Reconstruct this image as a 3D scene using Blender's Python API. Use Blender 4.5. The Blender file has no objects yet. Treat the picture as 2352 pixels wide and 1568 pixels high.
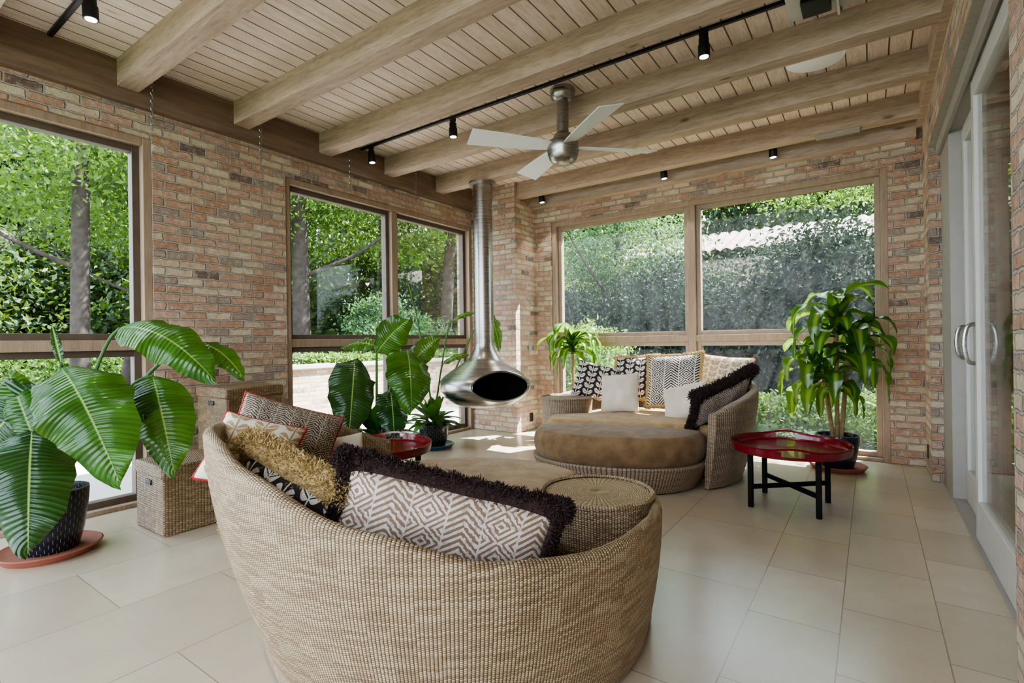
import bpy, bmesh, math, random
import numpy as np
from mathutils import Vector, Matrix
random.seed(7); rng=np.random.default_rng(7)
SC=bpy.context.scene; COL=SC.collection
W={}
pi=math.pi
# ------------------------------------------------------------ materials
def S(c):
    return tuple(((x/255)/12.92 if x/255<=.04045 else ((x/255+.055)/1.055)**2.4) for x in c)+(1,)
class NT:
    def __init__(s,name):
        s.m=bpy.data.materials.new(name); s.m.use_nodes=True; s.t=s.m.node_tree
        s.b=s.t.nodes['Principled BSDF']; s.out=s.t.nodes['Material Output']
    def n(s,typ,ins=None,**p):
        x=s.t.nodes.new(typ)
        for k,v in p.items(): setattr(x,k,v)
        for k,v in (ins or {}).items(): s.set(x.inputs[k],v)
        return x
    def set(s,sock,v):
        if isinstance(v,bpy.types.NodeSocket): s.t.links.new(v,sock)
        else: sock.default_value=v
    def B(s,k,v): s.set(s.b.inputs[k],v)
    def mt(s,op,*a):
        x=s.t.nodes.new('ShaderNodeMath'); x.operation=op
        for i,v in enumerate(a): s.set(x.inputs[i],v)
        return x.outputs[0]
    def mix(s,f,a,b,mode='MIX'):
        x=s.t.nodes.new('ShaderNodeMix'); x.data_type='RGBA'; x.blend_type=mode
        s.set(x.inputs[0],f); s.set(x.inputs[6],a); s.set(x.inputs[7],b); return x.outputs[2]
    def ramp(s,f,stops,interp='LINEAR'):
        x=s.t.nodes.new('ShaderNodeValToRGB'); x.color_ramp.interpolation=interp
        e=x.color_ramp.elements
        while len(e)<len(stops): e.new(.5)
        for i,(p,c) in enumerate(stops): e[i].position=p; e[i].color=c
        s.set(x.inputs[0],f); return x.outputs[0]
    def mr(s,v,a,b,c=0.,d=1.):
        x=s.t.nodes.new('ShaderNodeMapRange'); 
        for i,q in enumerate((v,a,b,c,d)): s.set(x.inputs[i],q)
        return x.outputs[0]
    def co(s,k='Object',scale=None):
        o=s.n('ShaderNodeTexCoord').outputs[k]
        if scale is not None:
            mp=s.n('ShaderNodeMapping',{0:o}); mp.inputs['Scale'].default_value=scale; o=mp.outputs[0]
        return o
    def noise(s,vec,sc,det=3,rough=.5):
        return s.n('ShaderNodeTexNoise',{'Vector':vec,'Scale':sc,'Detail':det,'Roughness':rough}).outputs[0]
    def bump(s,h,st=.5,dist=.01):
        x=s.n('ShaderNodeBump',{'Height':h,'Strength':st,'Distance':dist}); s.B('Normal',x.outputs[0])
    def sep(s,v):
        x=s.n('ShaderNodeSeparateXYZ',{0:v}); return x.outputs
def simple(name,c,rough=.5,metal=0,var=.12,nsc=12,bump=0,coat=0,spec=.5):
    t=NT(name); c=S(c); n=t.noise(t.co(),nsc)
    t.B('Base Color',t.mix(t.mr(n,.3,.7),tuple(x*(1-var) for x in c[:3])+(1,),tuple(min(1,x*(1+var)) for x in c[:3])+(1,)))
    t.B('Roughness',rough); t.B('Metallic',metal); t.B('Coat Weight',coat); t.B('Specular IOR Level',spec)
    if bump: t.bump(n,bump,.01)
    return t.m
def brickmat(name):
    t=NT(name); o=t.co(); x,y,z=t.sep(o); H=.070; Wd=.205
    nz=t.mt('MULTIPLY',t.mt('SUBTRACT',t.noise(o,18,5,.65),.5),.034)
    u=t.mt('ADD',t.mt('ADD',x,y),nz); zz=t.mt('ADD',z,nz)
    zr=t.mt('DIVIDE',zz,H); row=t.mt('FLOOR',zr); fz=t.mt('FRACT',zr)
    rr=t.n('ShaderNodeTexWhiteNoise',{'W':row},noise_dimensions='1D').outputs[0]
    uu=t.mt('ADD',t.mt('DIVIDE',u,Wd),t.mt('ADD',t.mt('MULTIPLY',t.mt('FLOORED_MODULO',row,2.),.5),t.mt('MULTIPLY',rr,.18)))
    col=t.mt('FLOOR',uu); fx=t.mt('FRACT',uu)
    dx=t.mt('MULTIPLY',t.mt('MINIMUM',fx,t.mt('SUBTRACT',1.,fx)),Wd)
    dz=t.mt('MULTIPLY',t.mt('MINIMUM',fz,t.mt('SUBTRACT',1.,fz)),H)
    mask=t.mr(t.mt('MINIMUM',dx,dz),.004,.0095)
    cv=t.n('ShaderNodeCombineXYZ',{0:col,1:row}).outputs[0]
    wn=t.n('ShaderNodeTexWhiteNoise',{'Vector':cv}).outputs[0]
    stops=[(0,S((192,156,132))),(.15,S((208,182,150))),(.28,S((178,138,112))),(.40,S((216,198,168))),(.52,S((198,164,140))),(.64,S((200,182,154))),(.75,S((186,148,120))),(.86,S((158,142,128))),(.95,S((118,98,90)))]
    c=t.ramp(wn,stops,'CONSTANT')
    n2=t.noise(o,26,6,.78); n3=t.noise(o,9,5,.65)
    c=t.mix(t.mr(n2,.5,.68,0,.65),c,S((224,214,196)))
    c=t.mix(t.mr(n2,.46,.3,0,.55),c,S((126,98,84)))
    c=t.mix(t.mr(n3,.42,.72,0,.4),c,S((170,130,106)))
    mort=t.mix(n2,S((152,145,132)),S((198,190,176)))
    c=t.mix(mask,mort,c)
    t.B('Base Color',c); t.B('Roughness',.92)
    h=t.mt('ADD',mask,t.mt('MULTIPLY',n2,1.)); t.bump(h,1.,.018)
    return t.m
def woodmat(name,c1,c2,axis='x',plank=None,rough=.6,knot=(120,86,60)):
    t=NT(name); o=t.co(); x,y,z=t.sep(o)
    sc={'x':(1.2,14,14),'y':(14,1.2,14),'z':(14,14,1.2)}[axis]
    if plank:
        pr=t.mt('DIVIDE',x,plank); pc=t.mt('FLOOR',pr); fr=t.mt('FRACT',pr)
        wn=t.n('ShaderNodeTexWhiteNoise',{'W':pc},noise_dimensions='1D').outputs[0]
        y2=t.mt('ADD',y,t.mt('MULTIPLY',wn,40.)); o2=t.n('ShaderNodeCombineXYZ',{0:x,1:y2,2:z}).outputs[0]
    else: o2=o
    mp=t.n('ShaderNodeMapping',{0:o2}); mp.inputs['Scale'].default_value=sc
    g=t.noise(mp.outputs[0],1.6,8,.7)
    c=t.mix(t.mr(g,.3,.7),S(c1),S(c2))
    fine=t.noise(mp.outputs[0],9.,3,.6)
    c=t.mix(t.mr(fine,.48,.7,0,.42),c,S(knot))
    ks={'x':(1.3,3.5,3.5),'y':(3.5,1.3,3.5),'z':(3.5,3.5,1.3)}[axis]
    mk=t.n('ShaderNodeMapping',{0:o2}); mk.inputs['Scale'].default_value=ks
    vo=t.n('ShaderNodeTexVoronoi',{'Vector':mk.outputs[0],'Scale':1.1}).outputs[0]
    c=t.mix(t.mr(vo,.035,.09,.9,0),c,S(knot))
    if plank:
        c=t.mix(t.mr(wn,0.,1.,0,.4),c,S((196,174,154)))
        d=t.mt('MINIMUM',fr,t.mt('SUBTRACT',1.,fr))
        mk=t.mr(d,.02,.042); c=t.mix(mk,S((104,82,66)),c)
        t.bump(t.mt('ADD',mk,t.mt('MULTIPLY',g,.05)),.7,.01)
    else: t.bump(g,.15,.01)
    t.B('Base Color',c); t.B('Roughness',rough); return t.m
def wicker(name,tones,dark,a=.0085,b=.016,pw=.6,g=9.,bs=1.):
    t=NT(name); u,v,_=t.sep(t.co('UV'))
    ur=t.mt('DIVIDE',u,b); cc=t.mt('FLOOR',ur)
    cp=t.mt('POWER',t.mt('ABSOLUTE',t.mt('SINE',t.mt('MULTIPLY',ur,pi))),pw)
    vr=t.mt('ADD',t.mt('DIVIDE',v,a),t.mt('MULTIPLY',t.mt('FLOORED_MODULO',cc,2.),.5)); row=t.mt('FLOOR',vr)
    hv=t.mt('SINE',t.mt('MULTIPLY',t.mt('FRACT',vr),pi))
    h=t.mt('MULTIPLY',cp,t.mt('ADD',t.mt('MULTIPLY',hv,.65),.35))
    wn=t.n('ShaderNodeTexWhiteNoise',{'Vector':t.n('ShaderNodeCombineXYZ',{0:row,1:t.mt('FLOOR',t.mt('DIVIDE',u,b*g))}).outputs[0]}).outputs[0]
    nz=t.noise(t.co('Object'),7,3)
    k=len(tones); c=t.ramp(wn,[(i/k,S(c)) for i,c in enumerate(tones)],'CONSTANT')
    c=t.mix(t.mr(nz,.3,.7,0,.25),c,S(tones[0]))
    c=t.mix(t.mr(h,.2,.66),S(dark),c)
    t.B('Base Color',c); t.B('Roughness',.5); t.bump(h,bs,.005); return t.m
def tribal(name,ca,cb,s=.15,wear=.45):
    t=NT(name); u,v,_=t.sep(t.co('UV'))
    nz=t.mt('MULTIPLY',t.mt('SUBTRACT',t.noise(t.co('UV'),60,3),.5),.014); u=t.mt('ADD',u,nz); v=t.mt('ADD',v,nz)
    ur=t.mt('DIVIDE',t.mt('ADD',u,10.),s); fu=t.mt('FRACT',ur); p=t.mt('FLOOR',ur)
    au=t.mt('ABSOLUTE',t.mt('SUBTRACT',fu,.5))
    fv=t.mt('FRACT',t.mt('DIVIDE',t.mt('ADD',v,10.),s*.8)); av=t.mt('ABSOLUTE',t.mt('SUBTRACT',fv,.5))
    dia=t.mt('GREATER_THAN',t.mt('FRACT',t.mt('MULTIPLY',t.mt('ADD',au,av),5.)),.45)
    che=t.mt('GREATER_THAN',t.mt('FRACT',t.mt('ADD',t.mt('DIVIDE',v,s*.18),t.mt('MULTIPLY',au,4.))),.48)
    par=t.mt('FLOORED_MODULO',p,2.)
    m=t.mt('ADD',t.mt('MULTIPLY',dia,par),t.mt('MULTIPLY',che,t.mt('SUBTRACT',1.,par)))
    m=t.mt('MAXIMUM',m,t.mt('LESS_THAN',fu,.05))
    m=t.mt('MULTIPLY',m,t.mr(t.noise(t.co('UV'),45,4,.7),.36,.5,wear,1.))
    t.B('Base Color',t.mix(m,S(ca),S(cb))); t.B('Roughness',.85)
    t.bump(t.mt('ADD',t.mt('MULTIPLY',m,.5),t.noise(t.co('UV'),180,2)),.4,.004); return t.m
def leafprint(name,ca,cb,s=.14):
    # paired pointed leaves on wavy stems
    t=NT(name); uv=t.co('UV'); u,v,_=t.sep(uv)
    ur=t.mt('DIVIDE',t.mt('ADD',u,10.),s); cu=t.mt('FLOOR',ur)
    fu=t.mt('SUBTRACT',t.mt('FRACT',ur),.5)
    vr=t.mt('ADD',t.mt('DIVIDE',t.mt('ADD',v,10.),s*.55),t.mt('MULTIPLY',t.mt('FLOORED_MODULO',cu,2.),.5))
    au=t.mt('ABSOLUTE',fu)
    w=t.mt('FRACT',t.mt('SUBTRACT',vr,t.mt('MULTIPLY',au,.9)))
    width=t.mt('MULTIPLY',t.mt('SINE',t.mt('MULTIPLY',t.mt('MINIMUM',t.mt('DIVIDE',au,.47),1.),pi)),.36)
    lf=t.mt('LESS_THAN',t.mt('ABSOLUTE',t.mt('SUBTRACT',w,.5)),width)
    rib=t.mt('GREATER_THAN',t.mt('ABSOLUTE',t.mt('SUBTRACT',w,.5)),.04)
    m=t.mt('MAXIMUM',t.mt('MULTIPLY',lf,rib),t.mt('LESS_THAN',au,.03))
    t.B('Base Color',t.mix(m,S(ca),S(cb))); t.B('Roughness',.85); t.bump(t.noise(uv,160,2),.3,.003); return t.m
def leafmat(name,c1,c2,trans=.35,rough=.45,island=True,vein=False,stripe=None,tint=(170,205,60)):
    t=NT(name)
    if island:
        f=t.n('ShaderNodeNewGeometry').outputs['Random Per Island']; f=t.mt('MULTIPLY',t.mt('ADD',f,t.noise(t.co(),.5,2)),.5); f=t.mr(f,.25,.75)
    else: f=t.mr(t.noise(t.co(),5,3),.3,.7)
    c=t.mix(f,S(c1),S(c2))
    if vein:
        u,v,_=t.sep(t.co('UV'))
        av=t.mt('ABSOLUTE',v)
        k=t.mt('SINE',t.mt('MULTIPLY',t.mt('SUBTRACT',u,t.mt('MULTIPLY',av,.25)),260.))
        k2=t.mt('SINE',t.mt('MULTIPLY',t.mt('SUBTRACT',u,t.mt('MULTIPLY',av,.25)),55.))
        c=t.mix(t.mr(k,.3,1.,0,.16),c,S((110,150,60)))
        c=t.mix(t.mr(k2,.0,1.,0,.3),c,S((14,46,16)))
        c=t.mix(t.mr(av,.002,.007,.85,0),c,S((150,180,90)))
        t.bump(t.mt('ADD',k,t.mt('MULTIPLY',k2,2.)),.4,.005)
    if stripe:
        u,v,_=t.sep(t.co('UV')); av=t.mt('ABSOLUTE',v)
        c=t.mix(t.mr(av,.15,.45,.65,0),c,S(stripe))
    t.B('Base Color',c); t.B('Roughness',rough)
    tr=t.n('ShaderNodeBsdfTranslucent',{'Color':t.mix(.5,c,S(tint))})
    ms=t.n('ShaderNodeMixShader',{0:trans,1:t.b.outputs[0],2:tr.outputs[0]})
    t.t.links.new(ms.outputs[0],t.out.inputs[0]); return t.m
def glassmat(name,haze=0.0,refl=.2):
    t=NT(name); tr=t.n('ShaderNodeBsdfTransparent',{'Color':(.97,.98,.97,1)})
    g=t.n('ShaderNodeBsdfGlossy',{'Color':(1,1,1,1),'Roughness':.02})
    fr=t.n('ShaderNodeFresnel',{'IOR':1.45}).outputs[0]
    m=t.n('ShaderNodeMixShader',{0:t.mt('MULTIPLY',fr,refl),1:tr.outputs[0],2:g.outputs[0]})
    if haze:
        tl=t.n('ShaderNodeBsdfTranslucent',{'Color':(.9,.92,.95,1)})
        m=t.n('ShaderNodeMixShader',{0:haze,1:m.outputs[0],2:tl.outputs[0]})
    t.t.links.new(m.outputs[0],t.out.inputs[0]); return t.m
def floormat():
    t=NT('floor_tile_mat'); o=t.co(); x,y,z=t.sep(o)
    def br(w,h,off):
        v=t.n('ShaderNodeCombineXYZ',{0:y,1:t.mt('ADD',x,.475)}).outputs[0]
        return t.n('ShaderNodeTexBrick',{'Vector':v,'Color1':S((190,177,157)),'Color2':S((178,164,143)),'Mortar':S((128,116,98)),'Scale':1.,'Mortar Size':.0028,'Mortar Smooth':.3,'Bias':0.,'Brick Width':w,'Row Height':h},offset=off)
    b1=br(.56,.355,.45); b2=br(.92,.62,.5)
    sel=t.mt('LESS_THAN',x,-.475)
    c=t.mix(sel,b1.outputs[0],b2.outputs[0])
    n=t.noise(o,2.8,6,.65); n2=t.noise(o,60,4,.7)
    c=t.mix(t.mr(n,.3,.72,0,.55),c,S((168,152,128))); c=t.mix(t.mr(n2,.4,.8,0,.15),c,S((146,130,108)))
    t.B('Base Color',c); t.B('Roughness',.23); t.B('Specular IOR Level',.65)
    t.bump(t.mix(sel,b1.outputs[1],b2.outputs[1]),-.12,.003); return t.m

M={}
M['brick']=brickmat('chicago_brick'); 
M['ceil']=woodmat('cedar_planks',(206,187,168),(233,218,202),'y',.135,knot=(146,114,90))
M['beam']=woodmat('cedar_beam',(150,129,112),(192,170,151),'x',knot=(110,82,66))
M['beamy']=woodmat('cedar_plate',(100,81,67),(140,117,99),'y')
M['framez']=woodmat('window_wood',(134,114,94),(166,144,123),'z')
M['sash']=simple('bronze_sash',(92,79,67),.5,.1)
M['sashl']=simple('tan_sash',(148,129,109),.5)
M['floor']=floormat()
M['glass']=glassmat('clear_glass'); M['screen']=glassmat('screened_glass',.005,.06)
M['doorglass']=glassmat('door_glass',0,.9)
M['wick']=wicker('rattan_weave',[(166,140,106),(188,164,128),(150,126,94),(196,174,140),(174,150,116)],(74,58,42),.0075,.0125,.6,6.,.8)
M['wickt']=wicker('rattan_top',[(172,148,114),(186,164,128),(178,154,120)],(92,72,52),.010,.03,.35,5.)
M['wickd']=wicker('rattan_weave_far',[(150,130,107),(170,149,124),(160,139,115)],(70,56,45),.011,.02)
M['sea']=wicker('seagrass_weave',[(136,112,80),(154,130,96),(126,104,74)],(56,44,31),.012,.02,.35,3.)
def velvet(name,a,b,bs=.4,bd=.03,sc=5,sh=.15):
    t=NT(name); n=t.noise(t.co(),sc,5,.6)
    t.B('Base Color',t.mix(t.mr(n,.35,.65),S(a),S(b))); t.B('Roughness',.85); t.B('Specular IOR Level',.2); t.B('Sheen Weight',sh); t.bump(n,bs,bd); return t.m
M['velvet']=velvet('brown_velvet',(106,84,58),(130,106,76),.5,.03,9); M['gold']=velvet('gold_velvet',(148,122,84),(172,145,104),.8,.04,8)
M['linen']=velvet('linen',(196,183,163),(212,200,182))
M['tri_tan']=tribal('tribal_tan',(126,103,82),(200,192,182),.125); M['tri_blk']=tribal('tribal_dark',(34,26,23),(214,206,192),.16,.75)
M['tri_brn']=tribal('tribal_brown',(60,44,36),(168,153,132),.08)
M['lf_dark']=leafprint('leafprint_dark',(38,29,26),(210,202,190),.13); M['lf_tan']=leafprint('leafprint_tan',(212,203,184),(162,136,98),.12)
M['fr_brn']=simple('fringe_brown',(50,32,28),.95,var=.35,nsc=80); M['fr_gold']=simple('fringe_gold',(178,152,102),.95,var=.3,nsc=80)
M['red_pipe']=simple('red_piping',(150,26,32),.7)
def steel():
    t=NT('brushed_steel'); mp=t.co('Object',(1,1,120)); n=t.noise(mp,3,3)
    t.B('Base Color',t.mix(n,S((142,138,133)),S((188,184,178)))); t.B('Metallic',1.); t.B('Roughness',t.mr(n,.3,.7,.24,.36)); return t.m
M['steel']=steel(); M['soot']=simple('sooty_iron',(30,27,25),.8)
M['black']=simple('black_metal',(20,20,22),.45); M['white']=simple('white_plastic',(250,250,250),.5,var=.0)
M['blade']=simple('silver_blade',(226,228,228),.45,0,var=.02)
M['red']=simple('red_lacquer',(104,9,24),.22,0,.08,4,coat=.3); M['blkwood']=simple('black_wood',(9,8,8),.6,spec=.15)
M['terra']=simple('terracotta',(138,80,60),.8); M['soil']=simple('potting_soil',(48,36,28),.95,var=.4,nsc=60,bump=.8)
def potmat():
    t=NT('glazed_pot'); u,v,_=t.sep(t.co('UV'))
    ur=t.mt('DIVIDE',u,.024); vr=t.mt('ADD',t.mt('DIVIDE',v,.05),t.mt('MULTIPLY',t.mt('FLOORED_MODULO',t.mt('FLOOR',ur),2.),.5))
    m=t.mt('MULTIPLY',t.mt('LESS_THAN',t.mt('ABSOLUTE',t.mt('SUBTRACT',t.mt('FRACT',ur),.5)),.06),t.mt('LESS_THAN',t.mt('FRACT',vr),.5))
    t.B('Base Color',t.mix(m,S((22,26,34)),S((120,122,120)))); t.B('Roughness',.25); return t.m
M['pot']=potmat(); M['bluepot']=simple('blue_glaze',(24,34,48),.18,coat=.5); M['bluesauc']=simple('blue_saucer',(48,84,106),.3)
M['bop']=leafmat('banana_leaf',(24,66,18),(58,106,32),.24,.2,False,True)
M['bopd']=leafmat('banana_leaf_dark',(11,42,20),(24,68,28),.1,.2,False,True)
M['stem']=leafmat('green_stem',(56,96,40),(80,122,54),.1,.5,False)
M['drac']=leafmat('dracaena_leaf',(32,76,24),(60,106,38),.28,.22,False,False,(150,178,76))
M['cane']=simple('plant_cane',(140,118,84),.8,var=.25,nsc=30)
M['lily']=leafmat('lily_leaf',(20,66,20),(54,108,36),.2,.3)
M['tleaf']=leafmat('tree_leaves',(24,46,16),(94,126,50),.32,.55)
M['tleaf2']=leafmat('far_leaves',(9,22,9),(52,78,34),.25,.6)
M['yew']=leafmat('yew_leaves',(14,26,15),(52,70,46),.08,.8,tint=(80,105,60))
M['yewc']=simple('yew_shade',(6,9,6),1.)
M['shrub']=leafmat('shrub_leaves',(50,80,30),(120,148,76),.3,.6)
M['conif']=leafmat('conifer_leaves',(36,64,42),(92,128,86),.2,.6)
M['bark']=simple('bark',(60,52,46),.95,var=.4,nsc=9,bump=.9)
M['grass']=simple('lawn',(62,80,44),.95,var=.4,nsc=1.3); M['pave']=simple('patio_stone',(170,165,156),.9,var=.1,nsc=3)
M['asph']=simple('driveway_asphalt',(72,74,80),.9,var=.1)
M['rooft']=simple('roof_tile',(122,104,96),.9,var=.4,nsc=8)
M['alu']=simple('door_paint',(190,187,180),.4,.0,.03); M['alud']=simple('door_jamb',(152,147,139),.45,.0,.04)
M['wallp']=simple('plaster',(180,170,154),.9,var=.03)
def emis(name,c,s):
    t=NT(name); t.B('Emission Color',c); t.B('Emission Strength',s); t.B('Base Color',c); return t.m
M['bulb']=emis('bulb_glow',(1,.93,.8,1),9.)

# ------------------------------------------------------------ mesh builder
class B:
    def __init__(s): s.v=[]; s.f=[]; s.uv=[]; s.merge=False
    def add(s,vs,fs,uvs=None):
        o=len(s.v); s.v+= [tuple(v) for v in vs]
        for i,f in enumerate(fs):
            s.f.append([o+k for k in f]); s.uv.append(uvs[i] if uvs else [(0,0)]*len(f))
        return s
    def box(s,lo,hi,bev=0,mat=None):
        bm=bmesh.new(); bmesh.ops.create_cube(bm,size=1)
        sx,sy,sz=[hi[i]-lo[i] for i in range(3)]; c=[(hi[i]+lo[i])/2 for i in range(3)]
        for v in bm.verts: v.co=Vector((v.co.x*sx,v.co.y*sy,v.co.z*sz))
        if bev: bmesh.ops.bevel(bm,geom=bm.edges[:],offset=min(bev,min(sx,sy,sz)*.45),segments=1,affect='EDGES',profile=.5)
        bm.normal_update(); bm.verts.index_update()
        vs=[v.co.copy() for v in bm.verts]; fs=[];uvs=[]
        for f in bm.faces:
            n=f.normal; a=max(range(3),key=lambda i:abs(n[i])); q=[(1,2),(0,2),(0,1)][a]
            fs.append([v.index for v in f.verts]); uvs.append([(v.co[q[0]]+5,v.co[q[1]]+5) for v in f.verts])
        bm.free()
        if mat: vs=[mat@v for v in vs]
        return s.add([v+Vector(c) for v in vs],fs,uvs)
    def grid(s,P,UV=None,ci=False,cj=False):
        s.merge=True
        n=len(P);m=len(P[0]); vs=[p for r in P for p in r]; fs=[];uvs=[]
        for i in range(n if ci else n-1):
            for j in range(m if cj else m-1):
                a,b=i,(i+1)%n; c,d=j,(j+1)%m
                fs.append([a*m+c,b*m+c,b*m+d,a*m+d])
                if UV: uvs.append([UV(i,j),UV(i+1,j),UV(i+1,j+1),UV(i,j+1)])
        return s.add(vs,fs,uvs or None)
    def lathe(s,prof,c,seg=48,rref=None,rfun=None):
        rr=rref or max(p[0] for p in prof); L=[0]
        for k in range(1,len(prof)): L.append(L[-1]+math.dist(prof[k],prof[k-1]))
        P=[]
        for i in range(seg):
            a=2*pi*i/seg; k=rfun(a) if rfun else 1
            P.append([(c[0]+r*k*math.cos(a),c[1]+r*k*math.sin(a),c[2]+z) for r,z in prof])
        return s.grid(P,lambda i,j:(2*pi*rr*i/seg,L[j]),ci=True)
    def tube(s,path,rad,sides=8,cap=True):
        path=[Vector(p) for p in path]; n=len(path)
        if not hasattr(rad,'__len__'): rad=[rad]*n
        P=[]; L=0; Ls=[]; up=None
        for i,p in enumerate(path):
            t=(path[min(i+1,n-1)]-path[max(i-1,0)]).normalized()
            if up is None: up=Vector((0,0,1)) if abs(t.z)<.9 else Vector((1,0,0))
            a=t.cross(up).normalized(); b=a.cross(t).normalized(); up=b
            P.append([p+rad[i]*(math.cos(2*pi*k/sides)*a+math.sin(2*pi*k/sides)*b) for k in range(sides)])
            if i: L+=(p-path[i-1]).length
            Ls.append(L)
        o=len(s.v); s.grid(P,lambda i,j:(j*.02,Ls[min(i,n-1)]),cj=True)
        if cap:
            s.f.append([o+k for k in range(sides)][::-1]); s.uv.append([(0,0)]*sides)
            s.f.append([o+(n-1)*sides+k for k in range(sides)]); s.uv.append([(0,0)]*sides)
        return s
    def obj(s,name,mat,parent=None,origin=None,smooth=True,ang=40):
        me=bpy.data.meshes.new(name); me.from_pydata(s.v,[],s.f)
        uvl=me.uv_layers.new(name='UVMap'); fl=[c for f in s.uv for q in f for c in q]
        uvl.data.foreach_set('uv',fl)
        bm=bmesh.new(); bm.from_mesh(me)
        if s.merge: bmesh.ops.remove_doubles(bm,verts=bm.verts,dist=1e-5)
        bmesh.ops.recalc_face_normals(bm,faces=bm.faces); bm.to_mesh(me); bm.free()
        return wrap(me,name,mat,parent,origin,smooth,ang)
def wrap(me,name,mat,parent,origin,smooth,ang=40):
    if smooth:
        me.shade_smooth(); me.set_sharp_from_angle(angle=math.radians(ang))
    me.materials.append(mat)
    ob=bpy.data.objects.new(name,me); COL.objects.link(ob)
    if parent:
        o=W[parent]; ob.parent=parent
    else:
        if origin is None:
            a=np.empty(len(me.vertices)*3,dtype=np.float32); me.vertices.foreach_get('co',a); a=a.reshape(-1,3)
            mn=a.min(0); mx=a.max(0); o=Vector(((mn[0]+mx[0])/2,(mn[1]+mx[1])/2,mn[2]))
        else: o=Vector(origin)
        ob.location=o
    me.transform(Matrix.Translation(-Vector(o))); W[ob]=Vector(o)
    return ob
def empty(name,loc):
    e=bpy.data.objects.new(name,None); e.empty_display_size=.1; e.location=loc; COL.objects.link(e); W[e]=Vector(loc); return e
def tag(o,label,cat,group=None,kind=None):
    o['label']=label; o['category']=cat
    if group: o['group']=group
    if kind: o['kind']=kind
    return o
def struct(o,label,cat):
    return tag(o,label,cat,kind='structure')
def sm(pts,n=8):
    pts=[Vector(p) for p in pts]; out=[]
    for i in range(len(pts)-1):
        p0=pts[max(i-1,0)];p1=pts[i];p2=pts[i+1];p3=pts[min(i+2,len(pts)-1)]
        for k in range(n):
            t=k/n; out.append(.5*((2*p1)+(-p0+p2)*t+(2*p0-5*p1+4*p2-p3)*t*t+(-p0+3*p1-3*p2+p3)*t**3))
    out.append(pts[-1]); return out
O0=(0,0,0)
# ------------------------------------------------------------ dims
XL=-4.68; YB=6.25; XR=.42; ZB=3.21; ZC=3.41; Y0=-1.8
struct(B().box((XL-.3,Y0,-.12),(XR+.25,YB+.3,0)).obj('floor',M['floor'],None,O0,False),'pale beige limestone tile floor with thin grout lines','floor')
struct(B().box((XL-.35,Y0,ZC),(XR+.3,YB+.35,ZC+.15)).obj('ceiling',M['ceil'],None,O0,False),'light cedar tongue and groove plank ceiling','ceiling')
b=B(); b.box((XL-.3,1.71,0),(XL,2.844,2.90)); b.box((XL-.3,Y0,2.90),(XL,YB,ZC)); 
b.box((XL-.3,5.72,0),(XL,YB,2.90))
struct(b.obj('wall_left',M['brick'],None,O0,False),'reclaimed pink and tan brick wall between tall windows','wall')
b=B(); b.box((XL,5.72,0),(-3.94,YB,ZC)); struct(b.obj('wall_corner',M['brick'],None,O0,False),'reclaimed brick corner pier beside the hanging fireplace','wall')
b=B(); b.box((-3.94,YB,0),(-3.68,YB+.3,2.92)); b.box((.15,YB,0),(XR,YB+.3,2.92)); b.box((-3.94,YB,2.92),(XR,YB+.3,ZC))
struct(b.obj('wall_back',M['brick'],None,O0,False),'reclaimed brick wall framing the wide picture window','wall')
b=B(); b.box((XR,5.65,0),(XR+.25,YB+.3,ZC)); b.box((XR,2.55,2.87),(XR+.25,5.65,ZC)); b.box((XR,Y0,0),(XR+.25,2.55,ZC))
struct(b.obj('wall_right',M['brick'],None,O0,False),'reclaimed brick wall around the sliding glass doors','wall')
nt=1
for y in [-.26,.60,1.46,2.32,3.18,4.04,4.90,5.76]:
    struct(B().box((XL+.0,y,ZB),(XR-.05,y+.14,ZC)).obj('trim_%d'%nt,M['beam'],None,O0,False),'heavy cedar ceiling beam spanning the room','ceiling beam'); nt+=1
struct(B().box((-3.94,6.12,3.13),(XR-.05,YB,ZC)).obj('trim_%d'%nt,M['beam'],None,O0,False),'cedar ledger beam along the brick wall above the window','ceiling beam'); nt+=1
struct(B().box((XL,Y0,3.11),(XL+.07,5.72,ZC)).obj('trim_%d'%nt,M['beamy'],None,O0,False),'dark cedar wall plate under the beam ends','wall plate'); nt+=1
struct(B().box((XR-.05,Y0,3.2),(XR,YB,ZC)).obj('trim_%d'%nt,M['beam'],None,O0,False),'cedar ledger strip above the sliding doors','wall plate'); nt+=1
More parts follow.
